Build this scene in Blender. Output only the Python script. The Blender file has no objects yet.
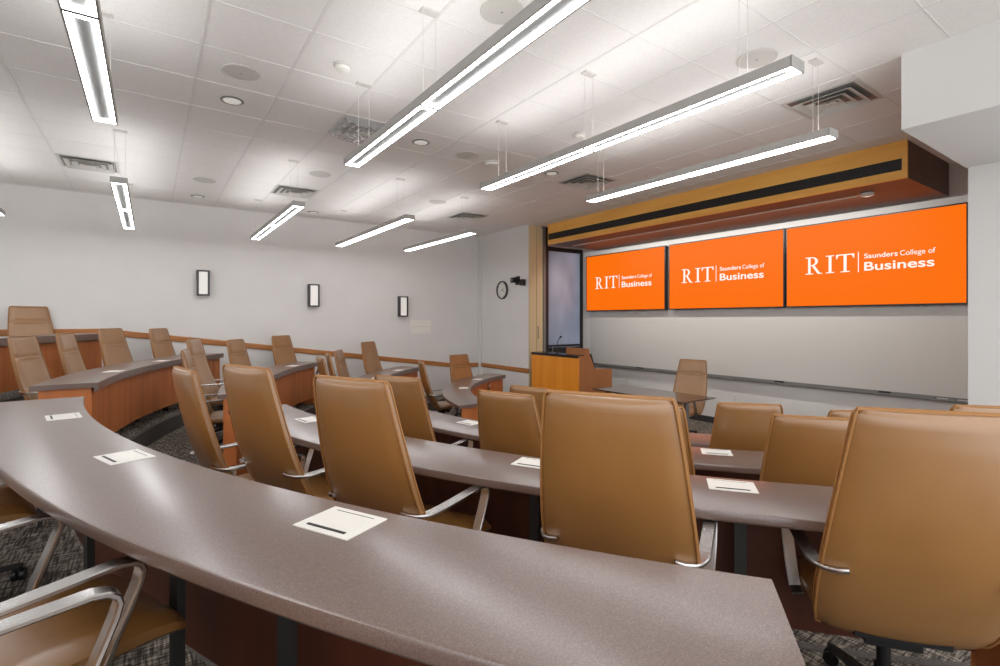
import bpy, bmesh, math, random
from mathutils import Vector, Matrix
random.seed(4)
C = bpy.context.scene.collection
PI = math.pi
Z0 = 1.847                       # camera eye height above the front floor
CX, CY = 7.115, 5.01             # centre of the concentric rows
FLOOR = {0: Z0-.947, 1: Z0-1.289, 2: Z0-1.475, 3: Z0-1.661, 4: 0.0}
RIN = {0: 8.86, 1: 7.506, 2: 6.153, 3: 4.80, 4: 3.447}
DW = .446
CEIL = Z0+1.946

# ------------------------------------------------------------------ materials
def srgb(c):
    return tuple(((x/255)/12.92 if x/255 <= .04045 else ((x/255+.055)/1.055)**2.4) for x in c)+(1,)
def mat(name, col, rough=.6, metal=0, spec=.5, coat=0, coat_r=.2, emit=None, es=0):
    m = bpy.data.materials.new(name); m.use_nodes = True
    b = m.node_tree.nodes['Principled BSDF']
    b.inputs['Base Color'].default_value = srgb(col)
    b.inputs['Roughness'].default_value = rough
    b.inputs['Metallic'].default_value = metal
    b.inputs['Specular IOR Level'].default_value = spec
    b.inputs['Coat Weight'].default_value = coat
    b.inputs['Coat Roughness'].default_value = coat_r
    if emit:
        b.inputs['Emission Color'].default_value = srgb(emit); b.inputs['Emission Strength'].default_value = es
    return m
def nodes(m):
    nt = m.node_tree; return nt, nt.nodes['Principled BSDF']
def noise_col(m, cols, scale=(1, 1, 1), nscale=5, detail=4, bump=0, rough_rng=None, coord='Object', dist=.01):
    nt, b = nodes(m)
    tc = nt.nodes.new('ShaderNodeTexCoord'); mp = nt.nodes.new('ShaderNodeMapping'); mp.inputs['Scale'].default_value = scale
    nz = nt.nodes.new('ShaderNodeTexNoise'); nz.inputs['Scale'].default_value = nscale; nz.inputs['Detail'].default_value = detail
    cr = nt.nodes.new('ShaderNodeValToRGB')
    nt.links.new(tc.outputs[coord], mp.inputs['Vector']); nt.links.new(mp.outputs[0], nz.inputs['Vector']); nt.links.new(nz.outputs['Fac'], cr.inputs['Fac'])
    e = cr.color_ramp.elements
    n = len(cols)
    while len(e) < n: e.new(.5)
    for i, c in enumerate(cols):
        e[i].position = .3+.4*i/(n-1); e[i].color = srgb(c)
    nt.links.new(cr.outputs[0], b.inputs['Base Color'])
    if bump:
        bp = nt.nodes.new('ShaderNodeBump'); bp.inputs['Strength'].default_value = bump; bp.inputs['Distance'].default_value = dist
        nt.links.new(nz.outputs['Fac'], bp.inputs['Height']); nt.links.new(bp.outputs[0], b.inputs['Normal'])
    return nz
M = {}
M['wall'] = mat('wall_paint', (201, 198, 194), .75)
noise_col(M['wall'], [(219, 217, 214), (223, 221, 218)], nscale=2)
M['tile'] = mat('ceiling_tile', (236, 233, 229), .9, spec=.1)
noise_col(M['tile'], [(234, 231, 227), (238, 235, 231), (241, 238, 234)], nscale=60, bump=.15, dist=.002)
M['tee'] = mat('ceiling_tee', (228, 225, 221), .6)
M['soffit'] = mat('soffit_paint', (214, 213, 210), .8)
M['leather'] = mat('tan_leather', (146, 102, 50), .42, spec=.7)
nt, b = nodes(M['leather'])
noise_col(M['leather'], [(142, 98, 46), (153, 107, 54)], nscale=4, detail=3)
nz2 = nt.nodes.new('ShaderNodeTexNoise'); nz2.inputs['Scale'].default_value = 260
bp = nt.nodes.new('ShaderNodeBump'); bp.inputs['Strength'].default_value = .12; bp.inputs['Distance'].default_value = .002
tc = nt.nodes.new('ShaderNodeTexCoord'); nt.links.new(tc.outputs['Object'], nz2.inputs['Vector'])
nt.links.new(nz2.outputs['Fac'], bp.inputs['Height']); nt.links.new(bp.outputs[0], b.inputs['Normal'])
b.inputs['Coat Weight'].default_value = 1; b.inputs['Coat IOR'].default_value = 1.56; b.inputs['Coat Roughness'].default_value = .33
M['piping'] = mat('leather_piping', (160, 112, 62), .5)
M['desk'] = mat('desk_laminate', (104, 84, 76), .34, spec=.6, coat=.9, coat_r=.24)
noise_col(M['desk'], [(90, 72, 65), (106, 86, 78), (124, 103, 94)], nscale=320, detail=3)
M['cherry'] = mat('cherry_wood', (172, 98, 50), .45)
noise_col(M['cherry'], [(172, 98, 48), (188, 110, 56), (198, 122, 64)], scale=(5, 5, .6), nscale=1.6, detail=4)
M['dark_wood'] = mat('dark_wood_back', (84, 42, 26), .5)
noise_col(M['dark_wood'], [(74, 36, 22), (94, 48, 30)], scale=(5, 5, .6), nscale=1.6)
M['honey'] = mat('honey_wood', (206, 138, 48), .4)
noise_col(M['honey'], [(232, 172, 80), (240, 181, 88), (245, 188, 96)], scale=(3, .35, 6), nscale=3, detail=5)
M['podium'] = mat('podium_wood', (204, 120, 30), .4)
noise_col(M['podium'], [(226, 138, 36), (234, 148, 44), (240, 158, 54)], scale=(4, 4, .4), nscale=1.5, detail=4)
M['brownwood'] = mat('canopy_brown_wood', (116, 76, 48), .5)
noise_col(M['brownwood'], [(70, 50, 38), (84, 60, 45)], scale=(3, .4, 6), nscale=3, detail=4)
M['sidewood'] = mat('podium_side_wood', (166, 108, 62), .5)
noise_col(M['sidewood'], [(158, 100, 56), (172, 114, 68)], scale=(6, 6, .6), nscale=2)
M['rail'] = mat('rail_oak', (176, 116, 60), .5)
noise_col(M['rail'], [(160, 102, 50), (182, 122, 66)], scale=(.6, .6, 8), nscale=3)
M['chrome'] = mat('polished_aluminium', (196, 194, 192), .27, metal=1)
M['darkmetal'] = mat('dark_grey_metal', (72, 72, 72), .4, metal=.6)
M['greymetal'] = mat('grey_metal', (128, 127, 124), .45, metal=.3)
M['black'] = mat('black_plastic', (22, 22, 23), .45)
M['blackgloss'] = mat('black_counter', (30, 28, 27), .25)
M['white'] = mat('white_plate', (232, 229, 222), .5)
M['offwhite'] = mat('off_white_plastic', (206, 203, 196), .6)
M['cream'] = mat('cream_laminate', (208, 190, 150), .5)
M['sconce'] = mat('sconce_glass', (226, 226, 222), .4, emit=(255, 250, 240), es=.12)
M['fixgrey'] = mat('fixture_grey', (168, 166, 162), .4, metal=.2)
M['fixdark'] = mat('fixture_edge', (104, 102, 100), .45, metal=.2)
M['baffle'] = mat('perforated_baffle', (128, 128, 126), .6)
M['lamp'] = mat('lamp_diffuser', (255, 255, 255), .5, emit=(252, 253, 255), es=11)
M['uplamp'] = mat('uplight_diffuser', (255, 255, 255), .5, emit=(252, 253, 255), es=3.7)
M['orange'] = mat('orange_screen', (0, 0, 0), .6, spec=.15, emit=(255, 113, 0), es=.475)
M['logo'] = mat('logo_white', (0, 0, 0), .5, emit=(255, 246, 236), es=.5)
M['table'] = mat('dark_table', (72, 56, 48), .12, coat=.6, coat_r=.06)
M['glass'] = mat('door_glass', (165, 178, 200), .3, spec=.3)
noise_col(M['glass'], [(134, 150, 178), (176, 192, 214)], scale=(1, 1, .5), nscale=1.6, detail=2)  # blue-grey reflection put into the pane's base colour
M['carpet'] = mat('woven_carpet', (90, 84, 78), .95, spec=.05)
nt, b = nodes(M['carpet'])
tc = nt.nodes.new('ShaderNodeTexCoord')
def cn(scale, ns):
    mp = nt.nodes.new('ShaderNodeMapping'); mp.inputs['Scale'].default_value = scale; mp.inputs['Rotation'].default_value = (0, 0, .3)
    z = nt.nodes.new('ShaderNodeTexNoise'); z.inputs['Scale'].default_value = ns; z.inputs['Detail'].default_value = 2
    nt.links.new(tc.outputs['Object'], mp.inputs['Vector']); nt.links.new(mp.outputs[0], z.inputs['Vector']); return z
a1, a2 = cn((110, 9, 40), 1), cn((12, 100, 40), 1)
mx = nt.nodes.new('ShaderNodeMath'); mx.operation = 'MULTIPLY'
nt.links.new(a1.outputs['Fac'], mx.inputs[0]); nt.links.new(a2.outputs['Fac'], mx.inputs[1])
cr = nt.nodes.new('ShaderNodeValToRGB'); e = cr.color_ramp.elements
e[0].position = .17; e[0].color = srgb((62, 57, 53)); e[1].position = .36; e[1].color = srgb((158, 149, 138))
e2 = e.new(.25); e2.color = srgb((104, 97, 89))
nt.links.new(mx.outputs[0], cr.inputs['Fac']); nt.links.new(cr.outputs[0], b.inputs['Base Color'])
bp = nt.nodes.new('ShaderNodeBump'); bp.inputs['Strength'].default_value = .5; bp.inputs['Distance'].default_value = .004
nt.links.new(mx.outputs[0], bp.inputs['Height']); nt.links.new(bp.outputs[0], b.inputs['Normal'])
M['riser'] = mat('dark_riser_carpet', (70, 66, 64), .95, spec=.05)
noise_col(M['riser'], [(84, 80, 77), (108, 103, 98)], nscale=90)
M['basevinyl'] = mat('dark_vinyl_base', (52, 50, 52), .6)
M['blackglossy'] = mat('display_frame', (26, 26, 27), .35)
# ------------------------------------------------------------------ mesh helpers
def add_box(bm, x0, x1, y0, y1, z0, z1):
    v = [bm.verts.new((x, y, z)) for z in (z0, z1) for (x, y) in ((x0, y0), (x1, y0), (x1, y1), (x0, y1))]
    for f in ((3, 2, 1, 0), (4, 5, 6, 7), (0, 1, 5, 4), (1, 2, 6, 5), (2, 3, 7, 6), (3, 0, 4, 7)):
        bm.faces.new([v[i] for i in f])
def box(*a):
    bm = bmesh.new(); add_box(bm, *a); return bm
def bbox_bev(x0, x1, y0, y1, z0, z1, w=.004, seg=2):
    bm = box(x0, x1, y0, y1, z0, z1); bmesh.ops.bevel(bm, geom=bm.edges[:], offset=w, segments=seg, affect='EDGES', profile=.7); return bm
def loft(bm, rings, cap=True, closed=True):
    vs = [[bm.verts.new(p) for p in r] for r in rings]
    n = len(vs[0])
    for a, b in zip(vs, vs[1:]):
        for i in range(n if closed else n-1):
            bm.faces.new((a[i], a[(i+1) % n], b[(i+1) % n], b[i]))
    if cap and closed:
        bm.faces.new(list(reversed(vs[0]))); bm.faces.new(vs[-1])
def tube(bm, pts, r, n=8, flat=None, cap=True, up=None):
    """sweep a round (or flat: (half width, half thickness)) section along pts"""
    pts = [Vector(p) for p in pts]; rings = []
    prev = None
    for i, p in enumerate(pts):
        d = (pts[min(i+1, len(pts)-1)]-pts[max(i-1, 0)]).normalized()
        if up is not None:
            u = Vector(up[i] if isinstance(up, list) else up)
        else:
            u = prev if prev is not None else (Vector((0, 0, 1)) if abs(d.z) < .9 else Vector((1, 0, 0)))
        s = d.cross(u)
        if s.length < 1e-5: s = d.cross(Vector((1, 0, .3)))
        s.normalize(); u = s.cross(d).normalized(); prev = u
        rr = r[i] if isinstance(r, (list, tuple)) else r
        ring = []
        for k in range(n):
            a = 2*PI*k/n
            if flat:
                ca, sa = math.cos(a), math.sin(a)
                q = s*flat[0]*math.copysign(abs(ca)**.5, ca)+u*flat[1]*math.copysign(abs(sa)**.5, sa)
            else:
                q = (s*math.cos(a)+u*math.sin(a))*rr
            ring.append(p+q)
        rings.append(ring)
    loft(bm, rings, cap)
def cyl(bm, x, y, z0, z1, r, n=20, r2=None):
    r2 = r if r2 is None else r2
    loft(bm, [[(x+r*math.cos(2*PI*k/n), y+r*math.sin(2*PI*k/n), z0) for k in range(n)], [(x+r2*math.cos(2*PI*k/n), y+r2*math.sin(2*PI*k/n), z1) for k in range(n)]])
def disc_rings(bm, x, y, prof, n=28):
    """prof: (r, z) list revolved about the vertical through x,y"""
    loft(bm, [[(x+r*math.cos(2*PI*k/n), y+r*math.sin(2*PI*k/n), z) for k in range(n)] for r, z in prof])
def obj(name, bm, m, parent=None, smooth=False, angle=35):
    bmesh.ops.recalc_face_normals(bm, faces=bm.faces[:])
    me = bpy.data.meshes.new(name); bm.to_mesh(me); bm.free()
    me.materials.append(M[m] if isinstance(m, str) else m)
    if smooth:
        for p in me.polygons: p.use_smooth = True
        try: me.set_sharp_from_angle(angle=math.radians(angle))
        except Exception: pass
    o = bpy.data.objects.new(name, me); C.objects.link(o)
    if parent: o.parent = parent
    return o
def struct(name, bm, m, smooth=False):
    o = obj(name, bm, m, None, smooth); o['kind'] = 'structure'; return o
def tag(o, label, cat, group=None):
    o['label'] = label; o['category'] = cat
    if group: o['group'] = group
    return o
def thing(name, label, cat, loc=(0, 0, 0), rz=0, group=None):
    o = bpy.data.objects.new(name, None); C.objects.link(o); o.location = loc; o.rotation_euler = (0, 0, rz)
    o.empty_display_size = .1
    return tag(o, label, cat, group)
def children(o): return [c for c in bpy.data.objects if c.parent == o]
def pol(r, phi): return (CX-r*math.cos(phi), CY+r*math.sin(phi))
def phi_y(r, y): return math.asin(max(-1, min(1, (y-CY)/r)))

# ------------------------------------------------------------------ room shell
# tiered floor, one mesh: front floor and four raised rings
bm = bmesh.new()
steps = [(4.75, FLOOR[4], FLOOR[3]), (6.10, FLOOR[3], FLOOR[2]), (7.45, FLOOR[2], FLOOR[1]), (8.80, FLOOR[1], (FLOOR[1]+FLOOR[0])/2), (9.05, (FLOOR[1]+FLOOR[0])/2, FLOOR[0])]
NP = 96
def ring_pts(r, z, n=NP):
    return [(pol(r, -PI/2+PI*k/n)[0], pol(r, -PI/2+PI*k/n)[1], z) for k in range(n+1)]
outer_r = [s[0] for s in steps]+[16.5]
for i, (r, z0, z1) in enumerate(steps):
    a = [bm.verts.new(p) for p in ring_pts(r, z1)]; c = [bm.verts.new(p) for p in ring_pts(outer_r[i+1], z1)]
    for k in range(NP): bm.faces.new((a[k], a[k+1], c[k+1], c[k]))
f = [bm.verts.new(p) for p in ring_pts(4.75, 0)]; bm.faces.new(f)
f = [bm.verts.new(p) for p in ((CX, -3, 0), (9.5, -3, 0), (9.5, 11, 0), (CX, 11, 0))]; bm.faces.new(f)
for pc, pn in (((0, -1.3, 0), (0, -1, 0)), ((-4.15, 0, 0), (-1, 0, 0))):
    bmesh.ops.bisect_plane(bm, geom=bm.verts[:]+bm.edges[:]+bm.faces[:], plane_co=pc, plane_no=pn, clear_outer=True)
struct('floor', bm, 'carpet')
bm = bmesh.new()
for i, (r, z0, z1) in enumerate(steps):
    loft(bm, [[(p[0], p[1], z) for z, rr in ((z0, r), (z1, r), (z1+.003, r), (z1+.003, r+.05)) for p in [pol(rr, -PI/2+PI*k/NP)]] for k in range(NP+1)], closed=False)
bmesh.ops.bisect_plane(bm, geom=bm.verts[:]+bm.edges[:]+bm.faces[:], plane_co=(0, -1.3, 0), plane_no=(0, -1, 0), clear_outer=True)
struct('trim_1', bm, 'riser')
# left wall, clock wall, return wall, front wall
YL = 9.95
struct('wall_left', box(-7, 6.52, YL, YL+.15, 0, CEIL), 'wall')
bm = bmesh.new(); add_box(bm, -4.15, -4.0, .2, YL, 0, 1.75); add_box(bm, -4.15, -4.0, .2, YL, 3.35, CEIL); add_box(bm, -4.15, -4.0, 8.9, YL, 1.75, 3.35)  # band left open, an addition that lets world light onto the ceiling
struct('wall_back', bm, 'wall')
bm = bmesh.new()
for k in range(6): add_box(bm, -4.12, -4.03, .2+k*1.73, .25+k*1.73, 1.75, 3.35)
add_box(bm, -4.13, -3.98, .2, 8.9, 1.73, 1.78); add_box(bm, -4.12, -4.02, .2, 8.9, 3.31, 3.35)
struct('added_window_1', bm, 'darkmetal')  # frame of the added opening, unseen behind the camera
struct('wall_corner', box(6.37, 6.52, 8.125, YL, 0, CEIL), 'wall')
struct('wall_return', box(6.80, 8.25, 8.50, 8.62, 0, CEIL), 'wall')
struct('wall_front', box(8.25, 8.4, 1.0, 8.62, 0, CEIL), 'wall')
struct('wall_column', box(6.16, 8.25, .2, 1.33, 0, CEIL), 'soffit')
struct('trim_2', box(4.53, 8.25, -1.2, 1.345, Z0+1.394, CEIL), 'soffit')     # painted bulkhead over the column
# corner pipe chase seen as a pale vertical strip
struct('trim_3', box(6.30, 6.37, YL-.07, YL, 0, CEIL), 'soffit')
# ceiling
struct('ceiling', box(-4.1, 9.2, -1.5, 10.1, CEIL, CEIL+.1), 'tile')
bm = bmesh.new()
k = -14
while .299+.61*k < 8.2:
    x = .299+.61*k
    if x > -4: add_box(bm, x-.010, x+.010, -1.5, YL, CEIL-.004, CEIL+.002)
    k += 1
for j in range(-10, 12):
    y = 3.51+.61*j
    if -1.5 < y < YL: add_box(bm, -4, 8.25, y-.005, y+.005, CEIL-.003, CEIL+.002)
for x0, x1, y0, y1 in ((-7, 6.37, YL-.022, YL),):
    add_box(bm, x0, x1, y0, y1, CEIL-.004, CEIL+.002)
struct('trim_4', bm, 'tee')
# chair rail
def rail(name, pts, yoff):
    bm = bmesh.new(); rings = []
    for x, y, z, nx, ny in pts:
        rings.append([(x+nx*d, y+ny*d, z+q) for d, q in ((0, -.048), (.018, -.048), (.024, -.03), (.024, .03), (.018, .048), (0, .048))])
    loft(bm, rings); struct(name, bm, 'rail')
H = lambda h: Z0+h
rail('trim_5', [(-7, YL, H(-.19), 0, -1), (-.60, YL, H(-.19), 0, -1), (5.70, YL, H(-1.045), 0, -1), (6.345, YL, H(-1.055), 0, -1)], 0)
rail('trim_6', [(6.37, YL-.02, H(-1.055), -1, 0), (6.37, 8.10, H(-1.055), -1, 0)], 0)
# baseboards
struct('baseboard_front', box(8.235, 8.25, 1.33, 8.5, 0, .11), 'basevinyl')
struct('baseboard_left', box(6.355, 6.37, 8.10, YL, 0, .11), 'basevinyl')

# glazed door in the return wall
bm = bmesh.new()
DT = H(1.60)
for a in ((7.10, 7.18, 8.44, 8.5, 0, DT), (8.14, 8.215, 8.44, 8.5, 0, DT), (7.18, 8.14, 8.44, 8.5, DT-.09, DT), (7.18, 8.14, 8.44, 8.5, 0, H(-.62)), (7.18, 8.14, 8.44, 8.5, H(-.60), H(-.56))): add_box(bm, *a)
d = struct('door_1', bm, 'black')
g = obj('glass_pane', box(7.18, 8.14, 8.465, 8.475, H(-.62), DT-.09), 'glass', d)
bm = bmesh.new(); tube(bm, [(7.26, 8.43, H(-.95)), (7.26, 8.40, H(-.93)), (7.26, 8.40, H(-.6)), (7.26, 8.43, H(-.58))], .012); obj('door_handle', bm, 'greymetal', d, True)
struct('trim_7', bbox_bev(6.735, 6.80, 8.08, 8.62, 0, CEIL-.002, .004), 'greymetal')
struct('trim_8', bbox_bev(6.80, 6.865, 8.09, 8.16, 0, CEIL-.002, .004), 'black')

# tall cream cabinet beside the clock wall
cab = thing('tall_cabinet', 'tall cream two-door cabinet between the clock wall and the glazed door', 'cabinet', (6.56, 8.3, 0))
o = obj('body', box(-.185, .165, -.18, .19, 0, CEIL-.01), 'cream', cab)
obj('door', bbox_bev(-.185, -.006, -.205, -.182, .08, CEIL-.06, .002), 'cream', cab)
d2 = obj('door', bbox_bev(.006, .165, -.205, -.182, .08, CEIL-.06, .002), 'cream', cab)
bm = bmesh.new()
for z in (H(-.06)-.1, H(-.29)-.1): add_box(bm, .02, .035, -.235, -.20, z, z+.012)
add_box(bm, .022, .033, -.245, -.232, H(-.29)-.1, H(-.06)-.088)
obj('handle', bm, 'greymetal', d2)

# ------------------------------------------------------------------ wooden canopy over the screens
cb = H(1.532)
can = thing('ceiling_canopy', 'long honey-coloured wooden canopy with a black slot hanging from the ceiling over the three screens', 'canopy', (0, 0, 0))
bm = bmesh.new(); add_box(bm, 6.70, 6.735, 1.94, 7.90, cb, CEIL-.002); obj('front_panel', bm, 'honey', can)
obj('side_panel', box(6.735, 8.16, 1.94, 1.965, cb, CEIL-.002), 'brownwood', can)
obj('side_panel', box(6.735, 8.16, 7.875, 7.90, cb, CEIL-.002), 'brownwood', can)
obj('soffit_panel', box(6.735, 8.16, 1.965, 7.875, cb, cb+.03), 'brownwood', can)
bm = bmesh.new()
add_box(bm, 6.694, 6.702, 1.985, 7.88, H(1.625), H(1.632)); add_box(bm, 6.694, 6.702, 1.985, 7.88, H(1.742), H(1.749))
obj('slot_edge', bm, 'blackgloss', can)
bm = bmesh.new(); add_box(bm, 6.697, 6.702, 1.985, 7.88, H(1.632), H(1.742))
for i in range(1, 5): add_box(bm, 6.693, 6.699, 2.0, 7.87, H(1.632)+.022*i-.002, H(1.632)+.022*i+.002)
obj('air_slot', bm, 'black', can)
bm = bmesh.new(); tube(bm, [(7.12, 2.55, cb-.02), (7.12, 7.6, cb-.02)], .008); obj('track', bm, 'offwhite', can, True)
bm = bmesh.new(); disc_rings(bm, 7.12, 2.45, [(.02, cb), (.07, cb-.005), (.07, cb-.03), (.03, cb-.045)]); obj('end_cap', bm, 'offwhite', can, True)

# ------------------------------------------------------------------ displays
def facing_text(txt, yl, yr, z, cap, bold=0, parent=None, x=8.10, name='lettering'):
    cu = bpy.data.curves.new(name, 'FONT'); cu.body = txt; cu.size = 1; cu.offset = bold; cu.extrude = 0
    to = bpy.data.objects.new('tmp', cu); C.objects.link(to)
    bpy.context.view_layer.update()
    me = bpy.data.meshes.new_from_object(to.evaluated_get(bpy.context.evaluated_depsgraph_get()))
    bpy.data.objects.remove(to)
    xs = [v.co.x for v in me.vertices]
    cu2 = bpy.data.curves.new('h', 'FONT'); cu2.body = 'B'; cu2.size = 1; cu2.offset = bold
    t2 = bpy.data.objects.new('tmp', cu2); C.objects.link(t2); bpy.context.view_layer.update()
    mb = bpy.data.meshes.new_from_object(t2.evaluated_get(bpy.context.evaluated_depsgraph_get())); bpy.data.objects.remove(t2)
    hs = [v.co.y for v in mb.vertices]
    sx = (yl-yr)/(max(xs)-min(xs)); sy = cap/(max(hs)-min(hs)); mn = min(xs); mh = min(hs)
    for v in me.vertices:
        v.co = Vector((x, yl-(v.co.x-mn)*sx, z+(v.co.y-mh)*sy))
    me.materials.clear(); me.materials.append(M['logo'])
    bmx = bmesh.new(); bmx.from_mesh(me)
    r = bmesh.ops.extrude_face_region(bmx, geom=bmx.faces[:])
    for g_ in r['geom']:
        if isinstance(g_, bmesh.types.BMVert): g_.co.x -= .002
    bmesh.ops.recalc_face_normals(bmx, faces=bmx.faces[:]); bmx.to_mesh(me); bmx.free()
    me.name = name
    o = bpy.data.objects.new(name, me); C.objects.link(o); o.parent = parent
    return o
def serif_letters(yl, z, h, w, parent, x):
    """R I T as serif letterforms: list of polygons in 0..1 units"""
    bm = bmesh.new()
    def poly(pts, ox, sw):
        front = [bm.verts.new((x-.002, yl-(ox+px*sw), z+py*h)) for px, py in pts]
        back = [bm.verts.new((x, yl-(ox+px*sw), z+py*h)) for px, py in pts]
        bm.faces.new(front); bm.faces.new(list(reversed(back)))
        n = len(pts)
        for i in range(n): bm.faces.new((front[i], back[i], back[(i+1) % n], front[(i+1) % n]))
    def q(x0, x1, y0, y1, ox, sw): poly([(x0, y0), (x1, y0), (x1, y1), (x0, y1)], ox, sw)
    # R
    ox, sw = 0, .34*w
    q(.17, .33, 0, 1, ox, sw); q(0, .50, 0, .05, ox, sw); q(0, .33, .95, 1, ox, sw)
    n = 14
    def arc(a, rx, ry): return (.42+rx*math.cos(a), .745+ry*math.sin(a))
    for i in range(n):
        a0 = -PI/2+PI*i/n; a1 = -PI/2+PI*(i+1)/n
        poly([arc(a0, .20, .205), arc(a0, .37, .255), arc(a1, .37, .255), arc(a1, .20, .205)], ox, sw)
    q(.33, .43, .95, 1, ox, sw); q(.33, .43, .49, .54, ox, sw)
    poly([(.40, .50), (.58, .50), (.92, .05), (1.05, .05), (1.05, 0), (.78, 0)], ox, sw)
    # I
    ox, sw = .435*w, .17*w
    q(.34, .68, 0, 1, ox, sw); q(0, 1, 0, .05, ox, sw); q(0, 1, .95, 1, ox, sw)
    # T
    ox, sw = .645*w, .355*w
    q(.42, .58, 0, .95, ox, sw); q(.25, .75, 0, .05, ox, sw); q(0, 1, .94, 1, ox, sw)
    poly([(0, .94), (.13, .94), (.04, .76), (0, .76)], ox, sw); poly([(.87, .94), (1, .94), (1, .76), (.96, .76)], ox, sw)
    return obj('serif_lettering', bm, 'logo', parent)
SW = 2.09
def display(yl, label):
    t = thing('wall_display', label, 'screen', (8.13, yl-SW/2, H(.80)), 0, 'orange wall displays')
    def loc(o):
        o.matrix_parent_inverse = Matrix.Translation((-8.13, -(yl-SW/2), -H(.80))); return o
    yr = yl-SW
    loc(obj('housing', bbox_bev(8.125, 8.20, yr-.022, yl+.022, H(.185), H(1.425), .004), 'blackglossy', t))
    loc(obj('screen', box(8.120, 8.128, yr, yl, H(.205), H(1.405)), 'orange', t))
    loc(obj('bracket', box(8.20, 8.25, yr+.5, yl-.5, H(.5), H(1.1)), 'black', t))
    loc(serif_letters(yl-.27, H(.675), .255, .64, t, 8.12))
    loc(obj('divider_line', box(8.118, 8.12, yl-.965, yl-.955, H(.66), H(.945)), 'logo', t))
    loc(facing_text('Saunders', yl-1.03, yl-1.41, H(.845), .066, .012, t, 8.12))
    loc(facing_text('College of', yl-1.435, yl-1.80, H(.845), .066, 0, t, 8.12))
    loc(facing_text('Business', yl-1.03, yl-1.79, H(.675), .118, .014, t, 8.12))
    return t
display(3.86, 'rightmost of the three orange wall screens, the one beside the white column')
display(6.01, 'middle one of the three orange wall screens')
display(8.22, 'leftmost of the three orange wall screens, the one next to the glazed door')

# whiteboard with tray
wb = thing('whiteboard', 'long glossy whiteboard under the orange screens with a grey tray along its foot', 'whiteboard', (8.24, 5, H(-.99)))
wi = Matrix.Translation((-8.24, -5, -H(-.99)))
def W(o): o.matrix_parent_inverse = wi; return o
M['board'] = mat('whiteboard_enamel', (205, 202, 197), .25)
W(obj('board', box(8.235, 8.25, 1.34, 8.22, H(-.985), H(.17)), 'board', wb))
bm = bmesh.new(); loft(bm, [[(8.235, y, H(-.975)), (8.235, y, H(-1.03)), (8.17, y, H(-1.03)), (8.155, y, H(-1.02)), (8.155, y, H(-.995)), (8.165, y, H(-1.01)), (8.228, y, H(-1.01)), (8.228, y, H(-.975))] for y in (1.35, 8.10)])
W(obj('tray', bm, 'greymetal', wb))
def tray_thing(name, y, ln, lab, cat, m='black', hgt=.035, grp=None, wd=.045):
    bm = bbox_bev(-wd/2, wd/2, -ln/2, ln/2, 0, hgt*.55, .004); obj_t = thing(name, lab, cat, (8.197, y, H(-1.008)), 0, grp)
    obj('felt_pad', bm, 'black', obj_t); obj('grip', bbox_bev(-wd/2+.003, wd/2-.003, -ln/2+.003, ln/2-.003, hgt*.55, hgt, .005), m, obj_t)
tray_thing('whiteboard_eraser', 6.79, .15, 'black eraser on the tray nearest the podium', 'eraser', grp='erasers on the whiteboard tray')
tray_thing('whiteboard_eraser', 4.02, .13, 'black eraser in the middle of the whiteboard tray, right of the front chair', 'eraser', grp='erasers on the whiteboard tray')
tray_thing('whiteboard_eraser', 2.62, .13, 'black eraser on the tray nearest the white column', 'eraser', grp='erasers on the whiteboard tray')
for y, lab in ((2.02, 'slim marker lying on the tray, the left one of the two near the white column'), (1.82, 'slim marker lying at the right end of the whiteboard tray')):
    t = thing('marker', lab, 'marker', (8.19, y, H(-1.0)), 0, 'markers on the tray')
    bm = bmesh.new(); tube(bm, [(0, -.06, .0), (0, .045, .0)], .009); obj('barrel', bm, 'offwhite', t, True)
    bm = bmesh.new(); tube(bm, [(0, .045, .0), (0, .07, .0)], .0098); obj('cap', bm, 'black', t, True)
# wall outlets
for x, y, z, lab in ((8.25, 7.15, H(-1.27), 'small white outlet plate on the front wall between the podium and the front table'), (8.25, 4.75, H(-1.37), 'small white outlet plate on the front wall right of the front chair')):
    t = thing('wall_outlet', lab, 'outlet', (x, y, z), 0, 'outlets on the front wall')
    obj('plate', bbox_bev(-.008, 0, -.04, .04, -.06, .06, .003), 'offwhite', t)
    bm = bmesh.new(); add_box(bm, -.010, -.007, -.018, .018, .012, .04); add_box(bm, -.010, -.007, -.018, .018, -.04, -.012); obj('socket', bm, 'white', t)

# ------------------------------------------------------------------ wall sconces, notice, clock, camera
for x0, x1, z0, z1, lab in ((.655, .835, .403, .839, 'largest, leftmost rectangular wall sconce with a dark frame'), (2.47, 2.66, .24, .675, 'middle of the three dark framed wall sconces'), (4.30, 4.49, .053, .496, 'rightmost dark framed wall sconce, the one beside the white sheet')):
    xm = (x0+x1)/2; t = thing('wall_sconce', lab, 'sconce', (xm, YL, H((z0+z1)/2)), 0, 'sconces along the left wall')
    w = (x1-x0)/2+.005; hh = .215
    bm = bmesh.new()
    for a in ((-w, -w+.03, -.10, 0, -hh, hh), (w-.03, w, -.10, 0, -hh, hh), (-w+.03, w-.03, -.10, 0, hh-.025, hh), (-w+.03, w-.03, -.10, 0, -hh, -hh+.025)): add_box(bm, *a)
    obj('frame', bm, 'darkmetal', t)
    obj('diffuser', bbox_bev(-w+.03, w-.03, -.092, -.01, -hh+.025, hh-.025, .006), 'sconce', t)
t = thing('wall_plate', 'white rectangular cover plate on the grey wall right of the last sconce', 'wall plate', (4.83, YL, H(-.155)))
obj('plate', bbox_bev(-.24, .24, -.012, 0, -.145, .145, .003), 'white', t)
obj('seam', box(-.22, .22, -.0135, -.0118, -.004, .004), 'offwhite', t)
ck = thing('wall_clock', 'round white wall clock with a dark rim', 'clock', (6.37, 9.03, H(.645)))
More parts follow.
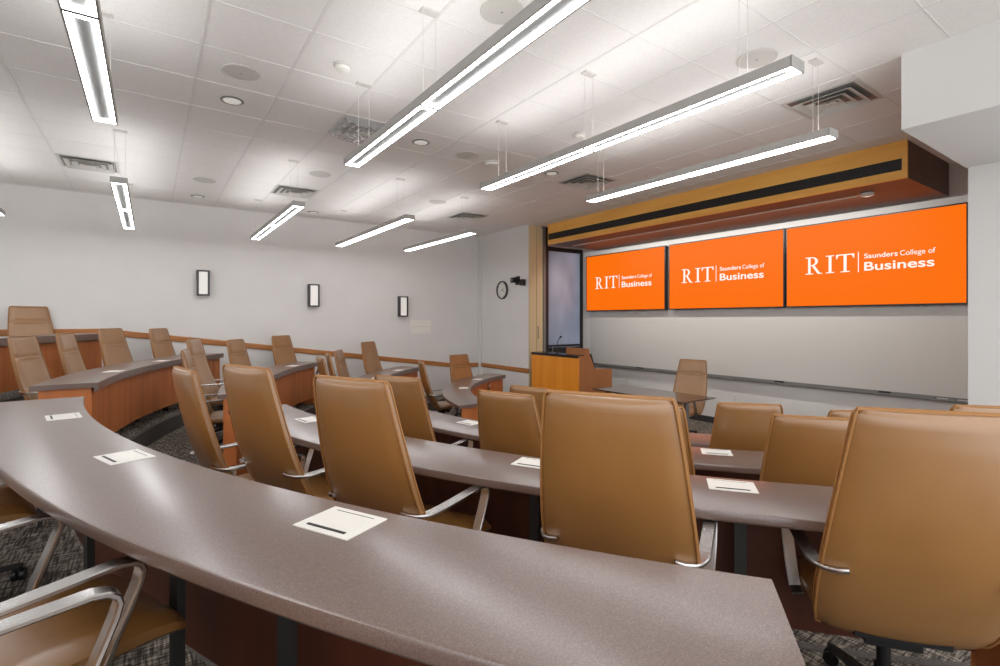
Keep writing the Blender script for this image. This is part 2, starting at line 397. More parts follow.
def xdisc(r0, prof, n=36):
    bm = bmesh.new(); loft(bm, [[(x, r*math.cos(2*PI*k/n), r*math.sin(2*PI*k/n)) for k in range(n)] for r, x in prof]); return bm
obj('face', xdisc(0, [(.175, -.012), (.175, -.022)]), 'white', ck)
bm = bmesh.new(); n = 36
rg = [[(x, r*math.cos(2*PI*k/n), r*math.sin(2*PI*k/n)) for k in range(n)] for r, x in ((.172, -.014), (.176, -.045), (.19, -.05), (.2, -.04), (.2, 0), (.172, 0), (.172, -.014))]
loft(bm, rg, cap=False); obj('rim', bm, 'darkmetal', ck, True)
bm = bmesh.new()
for k in range(12):
    a = PI*k/6; c, s = math.cos(a), math.sin(a)
    v = [bm.verts.new((-.0235, (r*s)+q*c, (r*c)-q*s)) for r, q in ((.135, -.006), (.135, .006), (.16, .006), (.16, -.006))]; bm.faces.new(v)
obj('hour_marks', bm, 'black', ck)
def hand(ang, ln, w, x):
    bm = bmesh.new(); c, s = math.cos(ang), math.sin(ang)
    vs = []
    for dx in (0, -.003):
        vs.append([bm.verts.new((x+dx, -(r*s+q*c), r*c-q*s)) for r, q in ((-.02, -w), (-.02, w), (ln, w*.6), (ln, -w*.6))])
    bm.faces.new(vs[0]); bm.faces.new(list(reversed(vs[1])))
    for i in range(4): bm.faces.new((vs[0][i], vs[0][(i+1) % 4], vs[1][(i+1) % 4], vs[1][i]))
    return bm
obj('hour_hand', hand(math.radians(62), .09, .006, -.025), 'black', ck)
obj('minute_hand', hand(math.radians(115), .13, .004, -.029), 'black', ck)
cm = thing('wall_camera', 'small black camera and mount on the wall right of the clock', 'camera', (6.37, 8.39, H(.79)))
obj('mount_plate', bbox_bev(-.02, 0, .02, .16, -.06, .12, .004), 'black', cm)
obj('camera_body', bbox_bev(-.16, -.03, .04, .15, -.02, .09, .012), 'black', cm)
bm = bmesh.new(); tube(bm, [(-.02, .06, -.02), (-.05, -.03, -.03), (-.05, -.12, -.03)], .014); obj('arm', bm, 'black', cm, True)
obj('sensor_head', bbox_bev(-.11, -.02, -.20, -.11, -.09, .04, .012), 'black', cm)
bm = bmesh.new(); tube(bm, [(-.155, .095, .035), (-.185, .095, .035)], .03, n=16); obj('lens', bm, 'greymetal', cm, True)

# ------------------------------------------------------------------ podium
pd = thing('podium', 'large honey-coloured wooden podium with a black top and a stepped brown side', 'podium', (6.3, 7.27, 0))
pi_ = Matrix.Translation((-6.3, -7.27, 0))
def Pp(o): o.matrix_parent_inverse = pi_; return o
PY0, PY1 = 6.60, 7.93
Pp(obj('front_panel', bbox_bev(6.30, 6.335, PY0, PY1, 0, H(-.70), .003), 'podium', pd))
def side(y0, y1, hood=True):
    prof = [(6.335, 0), (6.335, H(-.665)), (6.47, H(-.665)), (6.49, H(-.53)), (6.57, H(-.53)), (6.60, H(-.66)), (6.74, H(-.925)), (7.18, H(-.935)), (7.18, 0)]
    if not hood: prof = prof[:2]+prof[5:]
    bm = bmesh.new(); loft(bm, [[(x, y, z) for x, z in prof] for y in (y0, y1)]); return bm
Pp(obj('side_panel', side(PY0, PY0+.035), 'sidewood', pd)); Pp(obj('side_panel', side(PY1-.035, PY1, False), 'sidewood', pd))
Pp(obj('hood', bbox_bev(6.49, 6.55, PY0+.036, PY0+.52, H(-.70), H(-.53), .003), 'sidewood', pd))
Pp(obj('countertop', bbox_bev(6.295, 6.60, PY0+.03, PY1+.01, H(-.70), H(-.65), .005), 'blackgloss', pd))
Pp(obj('work_surface', box(6.60, 7.17, PY0+.036, PY1-.036, H(-.98), H(-.95)), 'sidewood', pd))
Pp(obj('shelf_back', box(6.60, 6.62, PY0+.036, PY1-.036, H(-.95), H(-.70)), 'sidewood', pd))
mn = thing('control_monitor', 'black touch monitor tilted on the podium slope', 'monitor', (6.74, 6.80, H(-.95)), 0)
bm = bmesh.new(); loft(bm, [[(x, y, z) for x, z in ((.02, 0), (-.09, .30), (-.05, .315), (.06, .015))] for y in (-.15, .24)]); obj('monitor_body', bm, 'black', mn)
bm = bmesh.new(); loft(bm, [[(x, y, z) for x, z in ((.061, .03), (-.042, .30), (-.040, .30), (.063, .03))] for y in (-.13, .22)]); obj('monitor_screen', bm, 'blackgloss', mn)
mc = thing('gooseneck_microphone', 'thin black gooseneck microphone standing on the podium top', 'microphone', (6.42, 7.30, H(-.65)))
bm = bmesh.new(); disc_rings(bm, 0, 0, [(.035, 0), (.035, .012), (.012, .02)]); obj('base', bm, 'black', mc, True)
bm = bmesh.new(); tube(bm, [(0, 0, .015), (0, 0, .12), (0, -.01, .2), (.0, -.04, .26), (0, -.08, .30)], .006); obj('gooseneck', bm, 'black', mc, True)
bm = bmesh.new(); tube(bm, [(0, -.08, .30), (0, -.10, .315), (0, -.13, .33)], [.012, .018, .012], n=12); obj('microphone_head', bm, 'black', mc, True)

# ------------------------------------------------------------------ front table
tb = thing('front_table', 'dark glossy rectangular table on grey metal legs in front of the whiteboard', 'table', (6.22, 4.94, 0))
TT = .74
bm = bmesh.new()
x0, x1, y0, y1 = -.38, .38, -.83, .85
sec = [(0, -.0), (.006, .0), (.0, 0)]
rings = []
for ins, z in ((.05, TT-.035), (.012, TT-.022), (0, TT-.012), (.0, TT-.004), (.004, TT)):
    rings.append([(x0+ins, y0+ins, z), (x1-ins, y0+ins, z), (x1-ins, y1-ins, z), (x0+ins, y1-ins, z)])
loft(bm, rings); obj('tabletop', bm, 'table', tb)
for s in (-1, 1):
    bm = bmesh.new(); cyl(bm, 0, s*.62, .03, TT-.04, .035, 20); obj('leg', bm, 'greymetal', tb, True)
    bm = bbox_bev(-.32, .32, s*.62-.03, s*.62+.03, 0, .035, .008); obj('foot', bm, 'greymetal', tb)
    obj('bracket', box(-.28, .28, s*.62-.03, s*.62+.03, TT-.055, TT-.033), 'darkmetal', tb)

# ------------------------------------------------------------------ curved desks
def sector(bm, sec, pa, pb, n):
    rings = []
    for k in range(n+1):
        t = k/n; ring = []
        for r, z in sec:
            ph = pa(r)*(1-t)+pb(r)*t; x, y = pol(r, ph); ring.append((x, y, z))
        rings.append(ring)
    loft(bm, rings)
def desk(row, a, b, label, boxes, legs, zt=None, endpanel=None, grp='curved desk rows', band=.075):
    """a, b: end descriptors ('y', value) or ('phi', degrees), a = smaller angle"""
    Rn = RIN[row]; Rt = Rn+DW; fz = FLOOR[row]; top = fz+.74 if zt is None else zt
    def E(d, off=0):
        if d[0] == 'y': return lambda r: phi_y(r, d[1]+off)
        return lambda r: math.radians(d[1])+off/r
    mid = ((E(a)(Rn)+E(b)(Rn))/2); ox, oy = pol(Rn+DW/2, mid)
    t = thing('curved_desk', label, 'desk', (ox, oy, fz), 0, grp); inv = Matrix.Translation((-ox, -oy, -fz))
    def K(o): o.matrix_parent_inverse = inv; return o
    n = max(12, int(abs(E(b)(Rn)-E(a)(Rn))*Rn/.08))
    bm = bmesh.new()
    sec = [(Rn+.003, top), (Rt-.010, top), (Rt-.003, top-.003), (Rt, top-.010), (Rt, top-.034), (Rt-.006, top-.042), (Rn+.03, top-.042), (Rn+.03, top-band), (Rn+.004, top-band), (Rn, top-band+.004), (Rn, top-.004)]
    sector(bm, sec, E(a), E(b), n); K(obj('worktop', bm, 'desk', t, True, 30))
    bm = bmesh.new(); pz0 = fz+.13
    sector(bm, [(Rn+.05, top-band), (Rn+.07, top-band), (Rn+.07, pz0), (Rn+.05, pz0)], E(a, .028), E(b, -.028), n); K(obj('modesty_panel', bm, 'cherry', t, True, 30))
    bm = bmesh.new(); sector(bm, [(Rn+.0705, top-.044), (Rn+.080, top-.044), (Rn+.080, pz0+.002), (Rn+.0705, pz0+.002)], E(a, .062), E(b, -.062), n); K(obj('back_panel', bm, 'dark_wood', t, True, 30))  # thin sheet behind the modesty panel, darker brown than its cherry front
    for d, sgn in ((a, 1), (b, -1)):
        bm = bmesh.new()
        e0, e1 = E(d, sgn*.03), E(d, sgn*.06)
        sector(bm, [(Rn+.052, top-.043), (Rt-.05, top-.043), (Rt-.05, fz+.02), (Rn+.052, fz+.02)], *( (e0, e1) if sgn > 0 else (e1, e0)), 1)
        K(obj('end_panel', bm, 'cherry', t))
    for ph in legs:
        bm = bmesh.new()
        x, y = pol(Rt-.235, math.radians(ph)); u = Vector((math.cos(math.radians(-ph)), math.sin(math.radians(-ph)), 0)); v = Vector((-u.y, u.x, 0))
        for z0, z1, s in ((fz, top-.043, .024),):
            rings = [[Vector((x, y, z))+u*i*.012+v*j*s for i, j in ((-1, -1), (1, -1), (1, 1), (-1, 1))] for z in (z0, z1)]
            loft(bm, rings)
        add = [[Vector((x, y, z))+u*i+v*j for i, j in ((-.12, -.02), (.15, -.02), (.15, .02), (-.12, .02))] for z in (top-.07, top-.043)]
        loft(bm, add)
        K(obj('leg', bm, 'darkmetal', t))
    for ph, rot in boxes:
        r = Rn+.115; x, y = pol(r, math.radians(ph)); ang = -math.radians(ph)+rot
        mtx = Matrix.Translation((x, y, top)) @ Matrix.Rotation(ang, 4, 'Z')
        bm = bbox_bev(-.075, .075, -.098, .098, -.012, .003, .0015); bmesh.ops.transform(bm, matrix=mtx, verts=bm.verts[:]); pb = K(obj('cable_box', bm, 'white', t)); pb['label'] = 'white metal cable box lid'
        bm = bbox_bev(-.048, .052, -.072, .072, .0031, .0043, .0008); bmesh.ops.transform(bm, matrix=mtx, verts=bm.verts[:]); l = obj('lid', bm, 'white', pb)
        bm = box(-.056, -.047, -.068, .068, .0031, .0048); bmesh.ops.transform(bm, matrix=mtx, verts=bm.verts[:]); l2 = obj('cable_slot', bm, 'black', pb)
        bm = box(.0525, .055, -.068, .068, .0031, .0044); bmesh.ops.transform(bm, matrix=mtx, verts=bm.verts[:]); l3 = obj('hinge_gap', bm, 'darkmetal', pb)
    return t
AR, AL = ('y', 4.64), ('y', 5.60)
desk(1, ('phi', -36.5), AR, 'nearest brown curved desk, sweeping across the whole foreground', [(-9.6, 0), (-19.2, 0), (-28.6, -.03)], (-6, -18.7, -24.1, -27.9))
desk(2, ('phi', -46), AR, 'long curved desk right of the centre aisle, next in front of the nearest desk', [(-10.9, 0), (-28.6, 0), (-37.0, 0)], (-9, -16, -29, -37.2))
desk(3, ('phi', -56), AR, 'curved desk right of the aisle, between the second desk and the front-row desk', [(-13.8, 0), (-37.7, 0), (-26, 0)], (-8, -20, -29, -46))
desk(4, ('phi', -66), AR, 'front-row curved desk on the right side, nearest the front table', [(-34, 0), (-16, 0)], (-10, -30, -46, -60))
desk(1, AL, ('phi', 35.4), 'highest but one curved desk left of the aisle, whose near end faces the nearest desk', [(12.9, 0), (23.5, 0)], (10, 17, 30))
desk(2, AL, ('phi', 40), 'curved desk left of the aisle, directly below the long wood-fronted desk with four chairs', [(15, 0), (33, 0)], (9, 26, 37))
desk(3, AL, ('phi', 54.5), 'third curved desk left of the aisle, mostly hidden behind the chairs by the rail', [(31.8, 0), (46, 0)], (12, 29, 44))
desk(4, AL, ('phi', 68.8), 'small tightly curved front-row desk in the far left corner below the clock', [(34.1, 0), (53.3, 0)], (14, 30, 50))
desk(0, ('phi', 7), ('phi', 30.4), 'wood-fronted curved desk on the highest tier at the far left edge', [], (10, 18, 26), zt=H(-.205), band=.09)

# ------------------------------------------------------------------ chairs
def lerp_tab(tab, t):
    for (a, *va), (b, *vb) in zip(tab, tab[1:]):
        if t <= b:
            k = (t-a)/(b-a); k2 = k
            return [x+(y-x)*k2 for x, y in zip(va, vb)]
    return list(tab[-1][1:])
# back profile: param, x, z, width, thickness (relative to seat height .46)
BP = [(0, -.105, .372, .46, .030), (.03, -.128, .380, .495, .048), (.12, -.178, .455, .528, .060), (.25, -.240, .575, .540, .062), (.40, -.297, .71, .530, .058),
      (.55, -.338, .845, .508, .056), (.70, -.370, .975, .480, .056), (.85, -.397, 1.098, .450, .055), (.95, -.412, 1.172, .430, .048), (.985, -.417, 1.192, .424, .034), (1.0, -.419, 1.199, .412, .016)]
def make_back():
    bm = bmesh.new(); rings = []
    N = 40; ts = sorted(set([i/N for i in range(N+1)]+[.01, .02, .985, .995]+[.705, .715, .725]))
    sm = []
    P = 14
    for t in ts:
        x, z, w, th = lerp_tab(BP, t)
        xa, za, _, _ = lerp_tab(BP, max(0, t-.04)); xb, zb, _, _ = lerp_tab(BP, min(1, t+.04))
        x = (x*2+xa+xb)/4 if 0 < t < 1 else x; z = (z*2+za+zb)/4 if 0 < t < 1 else z
        d = Vector((xb-xa, 0, zb-za)).normalized(); nrm = Vector((d.z, 0, -d.x))     # forward normal
        ring = []
        for side in (1, -1):            # front then back
            for i in range(P+1):
                q = -1+2*i/P; q = q if side == 1 else -q
                e = (1-abs(q)**6)**.5 if abs(q) < 1 else 0
                off = side*th/2*(.30+.70*e)
                cv = .018*q*q                      # sides wrap forward
                if side == 1:
                    if .70 < t < .73 and abs(q) < .93: off -= .008
                    off += .010*math.sin(PI*min(1, max(0, (t-.05)/.62)))*(1-q*q) if t < .70 else .006*(1-q*q)
                if i in (0, P): pass
                ring.append(Vector((x, q*w/2, z))+nrm*(off+cv))
        rings.append(ring)
    loft(bm, rings); return bm
def make_piping():
    """the double welt running round the edge of the back"""
    bm = bmesh.new()
    for o_ in (-.012, .012):
        pts = []
        for s in (-1, 1):
            seq = [i/30 for i in range(31)]
            if s == 1: seq = seq[::-1]
            for t in seq:
                x, z, w, th = lerp_tab(BP, t)
                xa, za, _, _ = lerp_tab(BP, max(0, t-.04)); xb, zb, _, _ = lerp_tab(BP, min(1, t+.04))
                x = (x*2+xa+xb)/4 if 0 < t < 1 else x; z = (z*2+za+zb)/4 if 0 < t < 1 else z
                d = Vector((xb-xa, 0, zb-za)).normalized(); nrm = Vector((d.z, 0, -d.x))
                pts.append(Vector((x, s*(w/2+.001), z))+nrm*(.018+o_*(.4 if t > .97 else 1)))
        tube(bm, pts, .0045, n=6)
    return bm
def make_seat():
    bm = bmesh.new(); rings = []
    prof = [(-.165, .428, .40, .03), (-.155, .425, .43, .055), (-.12, .422, .455, .080), (-.02, .420, .475, .092), (.12, .420, .49, .094), (.22, .418, .487, .088), (.29, .405, .472, .075), (.325, .386, .445, .05), (.335, .372, .40, .02)]
    P = 14
    for x, z, w, th in prof:
        ring = []
        for side in (1, -1):
            for i in range(P+1):
                q = -1+2*i/P; q = q if side == 1 else -q
                e = (1-abs(q)**5)**.5 if abs(q) < 1 else 0
                zz = z+side*th/2*(.25+.75*e)
                if side == 1: zz -= .010*(1-q*q)*0-.012*q*q*(1 if abs(q) < .9 else .6)
                ring.append((x, q*w/2, zz))
        rings.append(ring)
    loft(bm, rings); return bm
def make_arm(s):
    bm = bmesh.new()
    pts = [(-.05+.12, .262, .385), (.10, .268, .40), (.125, .275, .47), (.160, .279, .55), (.180, .280, .60), (.187, .280, .628), (.182, .280, .645), (.165, .280, .657), (.135, .280, .662),
           (.04, .280, .657), (-.05, .280, .652), (-.15, .280, .648), (-.20, .278, .647), (-.245, .270, .648), (-.280, .252, .652), (-.300, .228, .657), (-.306, .20, .662)]
    up = []
    P3 = [Vector((x, s*y, z)) for x, y, z in pts]
    for i in range(len(P3)):
        d = (P3[min(i+1, len(P3)-1)]-P3[max(i-1, 0)]).normalized()
        side = Vector((0, 1, 0)) if i < 12 else Vector((-d.y, d.x, 0)).normalized()
        up.append(d.cross(side))
    SEC = [(1, -.5), (1, .5), (.85, 1), (-.85, 1), (-1, .5), (-1, -.5), (-.85, -1), (.85, -1)]; n = 8; rings = []
    for i, p in enumerate(P3):
        d = (P3[min(i+1, len(P3)-1)]-P3[max(i-1, 0)]).normalized()
        sd = Vector((0, 1, 0)) if i < 11 else Vector((-d.y, d.x, 0)).normalized()
        if i >= 11 and sd.y < 0: sd = -sd
        if i >= 13: sd = Vector((d.y, -d.x, 0)).normalized(); sd = sd if sd.y > 0 or True else -sd
        u = d.cross(sd).normalized(); sd = u.cross(d).normalized()
        w = .0235 if i < 13 else .0235-.003*(i-12); tk = .0075
        rings.append([p+sd*w*ca+u*tk*sa for ca, sa in SEC])
    # keep ring orientation consistent
    for i in range(1, len(rings)):
        best = min(range(n), key=lambda k: sum((rings[i][(j+k) % n]-rings[i-1][j]).length for j in range(n)))
        best2 = min(range(n), key=lambda k: sum((rings[i][(k-j) % n]-rings[i-1][j]).length for j in range(n)))
        r1 = [rings[i][(j+best) % n] for j in range(n)]; r2 = [rings[i][(best2-j) % n] for j in range(n)]
        c1 = sum((r1[j]-rings[i-1][j]).length for j in range(n)); c2 = sum((r2[j]-rings[i-1][j]).length for j in range(n))
        rings[i] = r1 if c1 <= c2 else r2
    loft(bm, rings); return bm
def make_shell():
    bm = bmesh.new()
    loft(bm, [[(x, y*w, z) for y, z in ((-1, z1), (1, z1), (1, z0), (-1, z0))] for x, z0, z1, w in ((-.16, .375, .395, .14), (.14, .372, .388, .15))])
    add_box(bm, -.09, .09, -.085, .085, .315, .372)
    tube(bm, [(0.02, -.08, .345), (.02, -.20, .345)], .007); return bm
def make_base():
    bm = bmesh.new(); cyl(bm, 0, 0, .075, .135, .035, 16, .028)
    for k in range(5):
        a = 2*PI*k/5+.3; c, s = math.cos(a), math.sin(a)
        rings = []
        for r, w, z0, z1 in ((.02, .024, .085, .125), (.15, .019, .075, .108), (.29, .013, .066, .086), (.315, .010, .066, .082)):
            rings.append([(r*c-q*s, r*s+q*c, z) for q, z in ((-w, z0), (w, z0), (w*.7, z1), (-w*.7, z1))])
        loft(bm, rings)
    return bm
def caster_bm(k):
    bm = bmesh.new(); a = 2*PI*k/5+.3; c, s = math.cos(a), math.sin(a)
    x, y = .30*c, .30*s; b = a+.9; cb_, sb_ = math.cos(b), math.sin(b)
    for o_ in (-.016, .016):
        p = Vector((x, y, .030)); n_ = Vector((-sb_, cb_, 0))
        tube(bm, [p+n_*(o_-.009), p+n_*(o_+.009)], .029, n=14)
    tube(bm, [(x, y, .045), (x, y, .072)], .014, n=8)
    return bm
def up_only(o, lift):
    o.location.z += lift
proto = thing('office_chair', 'x', 'chair')
back = obj('backrest', make_back(), 'leather', proto, True, 50); obj('piping', make_piping(), 'piping', back, True)
seat = obj('seat', make_seat(), 'leather', proto, True, 50)
for s in (-1, 1): obj('armrest', make_arm(s), 'chrome', proto, True, 38)
obj('seat_plate', make_shell(), 'black', proto)
bm = bmesh.new(); cyl(bm, 0, 0, .12, .33, .022, 16); cyl(bm, 0, 0, .12, .20, .03, 16); obj('gas_column', bm, 'black', proto, True)
base = obj('star_base', make_base(), 'darkmetal', proto, True, 30)
for k in range(5): obj('caster', caster_bm(k), 'black', base, True, 40)
KIDS = children(proto); GK = {k.name: children(k) for k in KIDS}
BASE_H = 1.199
def place_chair(row, x, y, head, height, label, first=False, grp='tan leather conference chairs'):
    lift = max(-.09, min(.028, height-BASE_H))
    if first: r = proto
    else: r = proto.copy(); C.objects.link(r)
    r.location = (x, y, FLOOR[row]); r.rotation_euler = (0, 0, math.radians(head))
    r['label'] = label; r['group'] = grp; r['category'] = 'chair'
    for ch in KIDS:
        c = ch if first else ch.copy()
        if not first:
            C.objects.link(c); c.parent = r
        nm = ch.name.split('.')[0]
        z = 0 if nm == 'star_base' else (lift*.5 if nm == 'gas_column' else lift)
        POS.append((c, z))
        for g_ in GK[ch.name]:
            if not first:
                d_ = g_.copy(); C.objects.link(d_); d_.parent = c
    return r
POS = []
CH = [
 (1, -.300, 1.810, 23, 1.205, 'tan chair at the bottom left with chrome arms tucked under the nearest desk'),
 (1, -.173, 1.153, 14, 1.205, 'nearest tan chair, cut off by the bottom edge, one bright arm and seat corner showing'),
 (1, -.790, 3.250, 13, 1.19, 'tan chair at the left edge beneath the nearest desk, only its seat showing'),
 (0, -1.231, 9.477, -60, 1.127, 'tan chair highest of all, alone behind the top-tier desk at the far left'),
 (1, -0.701, 6.962, -18, 1.108, 'leftmost of the four tan chairs behind the long wood-fronted desk on the left'),
 (1, -0.443, 7.803, -14, 1.116, 'narrow-looking tan chair, second from the left in the row behind the left wood-fronted desk'),
 (1, -0.108, 8.583, -32, 1.157, 'tan chair third from the left in the row behind the left wood-fronted desk'),
 (1, 0.452, 9.347, -31, 1.140, 'tan chair by the chair rail, last of the four behind the left wood-fronted desk'),
 (2, 0.716, 6.540, -10, 1.135, 'tan chair in profile just behind the turned chair by the centre aisle'),
 (2, 0.826, 7.277, -22, 1.229, 'tall slim tan chair with a visible arm, rising behind the first aisle chair'),
 (2, 1.410, 8.530, -37, 1.156, 'tan chair rising just over the second foreground chair back, left of the middle sconce'),
 (2, 2.171, 9.306, -52, 1.180, 'tan chair against the rail directly below the middle sconce'),
 (3, 2.406, 7.360, -4, 1.081, 'tan chair edge-on, leftmost of the three packed together left of the large central chair back'),
 (3, 2.726, 8.065, -10, 1.096, 'tan chair edge-on, middle of the three packed together left of centre'),
 (3, 3.067, 8.718, -34, 1.086, 'tan chair in half profile, rightmost of the three packed together left of centre'),
 (3, 3.656, 8.995, -53, 1.231, 'tan chair against the rail to the lower left of the rightmost sconce'),
 (4, 4.243, 7.829, -14, 1.112, 'slim tan chair edge-on at the outer side of the small far-left front desk'),
 (4, 4.996, 8.096, -81, 1.155, 'tan chair nearest the clock, behind the small front-row desk in the far corner'),
 (2, 0.555, 3.507, 10, 1.184, 'tan chair by the centre aisle seen from behind in profile, first of the second row'),
 (2, 0.781, 3.017, 20, 1.262, 'tan chair seen from behind, second from the aisle between the two nearest desks'),
 (2, 1.041, 2.204, 23, 1.228, 'large tan chair back in the middle-left foreground with its chrome arm to the right'),
 (2, 1.569, 1.338, 29, 1.225, 'large mauve-brown chair back in the centre foreground with chrome arm tips on both sides'),
 (2, 2.224, 0.714, 37, 1.198, 'biggest chair back, cut off by the right edge of the picture'),
 (3, 1.880, 3.701, 25, 1.262, 'tan chair seen from behind peeking out right of the middle-left chair back'),
 (3, 2.240, 2.751, 19, 1.187, 'tan chair seen from behind standing left of the central mauve-brown chair'),
 (3, 2.620, 2.045, 29, 1.179, 'chair almost hidden behind the central mauve-brown chair, only its right edge showing'),
 (3, 3.149, 1.419, 36, 1.152, 'brown chair seen from behind just left of the biggest chair back'),
 (3, 3.719, 0.896, 45, 1.240, 'chair whose top corner peeks over the biggest chair back at the right edge'),
 (4, 3.236, 3.751, 19, 1.222, 'front-row chair partly hidden behind the left top corner of the central mauve-brown chair'),
 (4, 3.891, 2.232, 41, 1.248, 'tan front-row chair seen from behind, right of the front table'),
 (4, 4.564, 1.838, 51, 1.166, 'front-row chair whose small top corner shows just left of the biggest chair back'),
 (4, 6.821, 4.822, 190, 1.191, 'tan chair facing the room behind the front table, before the whiteboard'),
]
for i, c in enumerate(CH): place_chair(*c, first=(i == 0))
for c, z in POS: c.location.z = z

# ------------------------------------------------------------------ ceiling furniture
def pendant(x, y0, y1, joints, cables, label, w=.14, zb=None):
    zb = H(1.34) if zb is None else zb
    t = thing('pendant_light', label, 'light fixture', (x, (y0+y1)/2, zb), 0, 'linear pendant lights'); L = (y1-y0)/2; hw = w/2
    bm = bmesh.new()
    loft(bm, [[(px, y, pz) for px, pz in ((-hw, 0), (-hw, .058), (-hw+.004, .060), (hw-.004, .060), (hw, .058), (hw, 0), (hw-.010, 0), (hw-.010, .05), (-hw+.010, .05), (-hw+.010, 0))] for y in (-L, L)])
    obj('housing', bm, 'fixgrey', t)
    for s in (-1, 1): obj('end_cap', bbox_bev(-hw, hw, s*L-.004+(s < 0)*0, s*L+.004, -.001, .061, .001), 'fixgrey', t)
    ed = [0]+joints+[1]
    for a, b in zip(ed, ed[1:]):
        ya, yb = -L+2*L*a+.010, -L+2*L*b-.010
        bm = bmesh.new()
        add_box(bm, -hw+.010, -hw+.034, ya, yb, .001, .008); add_box(bm, hw-.034, hw-.010, ya, yb, .001, .008)
        add_box(bm, -hw+.034, hw-.034, ya, ya+.035, .001, .008); add_box(bm, -hw+.034, hw-.034, yb-.035, yb, .001, .008)
        obj('diffuser', bm, 'lamp', t)
        obj('baffle', box(-hw+.034, hw-.034, ya+.035, yb-.035, .010, .016), 'baffle', t)
    if joints:
        bm = bmesh.new()
        for a in joints: add_box(bm, -hw+.006, hw-.006, -L+2*L*a-.011, -L+2*L*a+.011, -.002, .02)
        obj('joint', bm, 'fixdark', t)
    obj('uplight_lens', box(-hw+.02, hw-.02, -L+.05, L-.05, .0601, .064), 'uplamp', t)
    for cy_ in cables:
        yy = cy_-(y0+y1)/2
        bm = bmesh.new()
        for dx in (-.045, .045): tube(bm, [(dx, yy, .06), (dx, yy, CEIL-zb-.01)], .0017, n=6)
        obj('cable', bm, 'offwhite', t)
        bm = bmesh.new(); add_box(bm, -.06, .06, yy-.03, yy+.03, CEIL-zb-.012, CEIL-zb); obj('canopy_plate', bm, 'offwhite', t)
pendant(-.25, 1.30, 4.35, [.512], [1.6, 4.05], 'pendant light at the top left, seen nearly end-on and cut by the top edge')
pendant(-.25, 6.20, 9.26, [.5], [6.5, 8.95], 'small far pendant light pointing down at the left, between the vent and the wall')
pendant(-1.60, 5.95, 9.0, [.5], [8.7], 'pendant light at the far left edge, only its tip showing')
pendant(1.45, 1.30, 4.35, [.512], [2.86, 4.05], 'longest pendant light, running from the middle of the ceiling to the top edge')
pendant(1.45, 6.25, 9.26, [.5], [6.5, 8.95], 'far pendant light above the middle sconce')
pendant(2.85, 1.30, 4.35, [.512], [1.60, 2.86, 4.05], 'pendant light right of the longest one, ending in a visible grey tip')
pendant(2.85, 6.20, 9.26, [.5], [6.5, 8.95], 'far pendant light second from the right, left of the one nearest the corner')
pendant(4.12, 1.63, 4.12, [.5], [1.75, 3.95], 'pendant light nearest the wooden canopy')
pendant(4.12, 6.65, 9.10, [.5], [6.9, 8.85], 'far pendant light nearest the room corner, left of the clock')

def vent(x, y, label, s=.30):
    t = thing('ceiling_vent', label, 'vent', (x, y, CEIL), 0, 'square ceiling diffusers')
    bm = bmesh.new()
    def sq(r, z): return [(-r, -r, z), (r, -r, z), (r, r, z), (-r, r, z)]
    loft(bm, [sq(.295, -.0045), sq(.295, -.008), sq(.265, -.008), sq(.265, -.0045)], cap=False); obj('frame', bm, 'offwhite', t)
    obj('plenum', box(-.265, .265, -.265, .265, -.0050, -.0042), 'greymetal', t)
    for r, z in ((.235, -.034), (.165, -.038), (.095, -.042)):
        bm = bmesh.new(); loft(bm, [sq(r, z), sq(r-.004, z-.002), sq(r-.055, z+.026), sq(r-.051, z+.028), sq(r, z)], cap=False); obj('louvre', bm, 'offwhite', t)
    obj('centre_plate', bbox_bev(-.05, .05, -.05, .05, -.044, -.038, .002), 'offwhite', t)
    return t
vent(-.615, 8.08, 'square ceiling vent at the far left above the small pendant')
vent(1.80, 8.05, 'square ceiling vent on the far ceiling left of the middle')
v = vent(1.80, 5.02, 'square ceiling vent wrapped in crinkled clear plastic beside the longest pendant')
M['film'] = mat('clear_film', (225, 225, 225), .15); nodes(M['film'])[1].inputs['Alpha'].default_value = .35
bm = bmesh.new(); n = 14; g = [[bm.verts.new((-.29+.58*i/n, -.29+.58*j/n, -.05-.022*random.random() if 0 < i < n and 0 < j < n else -.010)) for j in range(n+1)] for i in range(n+1)]
for i in range(n):
    for j in range(n): bm.faces.new((g[i][j], g[i+1][j], g[i+1][j+1], g[i][j+1]))
fo = obj('plastic_film', bm, 'film', v); fo['label'] = 'crinkled clear plastic film'
vent(4.92, 8.12, 'square ceiling vent nearest the room corner, behind the far pendants')
vent(5.05, 5.10, 'square ceiling vent just in front of the wooden canopy, left of its middle')
vent(4.97, 1.98, 'large-looking square ceiling vent at the right beside the end of the canopy')
def speaker(x, y, label):
    t = thing('ceiling_speaker', label, 'speaker', (x, y, CEIL), 0, 'round ceiling speakers')
    bm = bmesh.new(); disc_rings(bm, 0, 0, [(.14, -.003), (.14, -.008), (.130, -.011), (.126, -.007)]); obj('ring', bm, 'offwhite', t, True)
    bm = bmesh.new(); disc_rings(bm, 0, 0, [(.126, -.006), (.126, -.009), (.05, -.012)]); obj('grille', bm, 'offwhite', t, True)
    bm = bmesh.new(); disc_rings(bm, 0, 0, [(.006, -.0118), (.006, -.014)], 10); obj('screw', bm, 'darkmetal', t)
speaker(.59, 4.41, 'round ceiling speaker right of the top left pendant')
speaker(1.82, 2.59, 'round ceiling speaker at the top edge beside the longest pendant')
speaker(3.71, 1.98, 'round ceiling speaker at the right between two pendants, above the canopy end')
speaker(3.08, 5.10, 'round ceiling speaker left of the tip of the middle pendant')
speaker(.63, 8.11, 'round ceiling speaker far left, right of the far-left vent')
speaker(1.87, 6.89, 'round ceiling speaker in the far middle, above a far vent')
speaker(3.9, 7.4, 'round ceiling speaker farthest away, above the far right pendants')
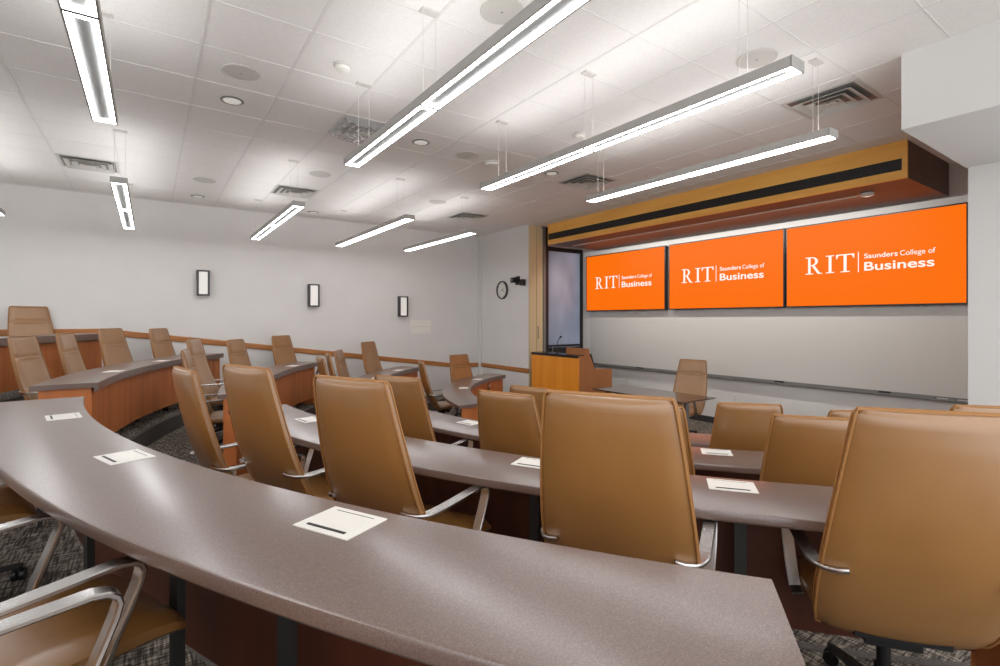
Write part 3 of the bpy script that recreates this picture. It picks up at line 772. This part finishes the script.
def downlight(x, y, label):
    t = thing('downlight', label, 'light fixture', (x, y, CEIL), 0, 'recessed downlights')
    bm = bmesh.new(); disc_rings(bm, 0, 0, [(.095, -.003), (.095, -.007), (.078, -.010), (.072, -.006)]); obj('trim_ring', bm, 'greymetal', t, True)
    bm = bmesh.new(); disc_rings(bm, 0, 0, [(.074, -.0055), (.070, -.0105), (.03, -.014)]); obj('lens', bm, 'sconce', t, True)
downlight(.60, 5.02, 'recessed downlight just below the nearest round speaker on the left')
downlight(2.44, 5.02, 'recessed downlight between the longest pendant and the middle pendant')
downlight(4.38, 5.09, 'recessed downlight behind the middle pendant, left of the canopy vent')
downlight(.62, 9.22, 'recessed downlight far left close to the wall')
downlight(2.43, 9.40, 'recessed downlight close to the wall between the far pendants')
def detector(x, y, label, r=.065):
    t = thing('smoke_detector', label, 'smoke detector', (x, y, CEIL), 0, 'smoke detectors')
    bm = bmesh.new(); disc_rings(bm, 0, 0, [(r, -.003), (r, -.016), (r*.9, -.022)]); obj('base', bm, 'offwhite', t, True)
    bm = bmesh.new(); disc_rings(bm, 0, 0, [(r*.85, -.022), (r*.8, -.042), (r*.45, -.055)]); obj('sensor', bm, 'white', t, True)
detector(1.21, 3.84, 'small white smoke detector left of the longest pendant')
detector(3.70, 3.85, 'small white smoke detector above the middle pendant near its joint')
detector(3.47, 5.15, 'flat white detector disc above the tip of the middle pendant', .10)

# ------------------------------------------------------------------ light
w = bpy.data.worlds.new('World'); bpy.context.scene.world = w; w.use_nodes = True
w.node_tree.nodes['Background'].inputs[0].default_value = (.97, .98, 1.0, 1)
w.node_tree.nodes['Background'].inputs[1].default_value = 1.15

# added fill light below the canopy, no real fitting, brightens the board wall
la = bpy.data.lights.new('added_wall_fill', 'AREA'); la.shape = 'RECTANGLE'; la.size = 5.2; la.size_y = .12; la.energy = 32; la.color = (1, .97, .92)
lo = bpy.data.objects.new('added_wall_fill', la); C.objects.link(lo); lo.location = (7.12, 5.0, cb-.035)
lo.rotation_euler = (0, math.radians(-38), 0); lo.rotation_euler = (Vector((1.0, 0, -1.3))).to_track_quat('-Z', 'Y').to_euler()
cam = bpy.data.cameras.new('camera'); co = bpy.data.objects.new('camera', cam); C.objects.link(co)
cam.sensor_width = 36; cam.lens = 502.8/1000*36; cam.shift_y = -.0135; cam.clip_start = .02
th = math.radians(55.135)
co.location = (0, 0, Z0)
co.rotation_euler = (PI/2, 0, th-PI/2)
sc = bpy.context.scene; sc.camera = co
sc.view_settings.view_transform = 'Standard'; sc.view_settings.look = 'None'; sc.view_settings.gamma = 1; sc.view_settings.use_curve_mapping = False
sc.view_settings.exposure = 1.04
sc.cycles.max_bounces = 10; sc.cycles.diffuse_bounces = 6; sc.cycles.glossy_bounces = 4
sc.cycles.sample_clamp_indirect = 6
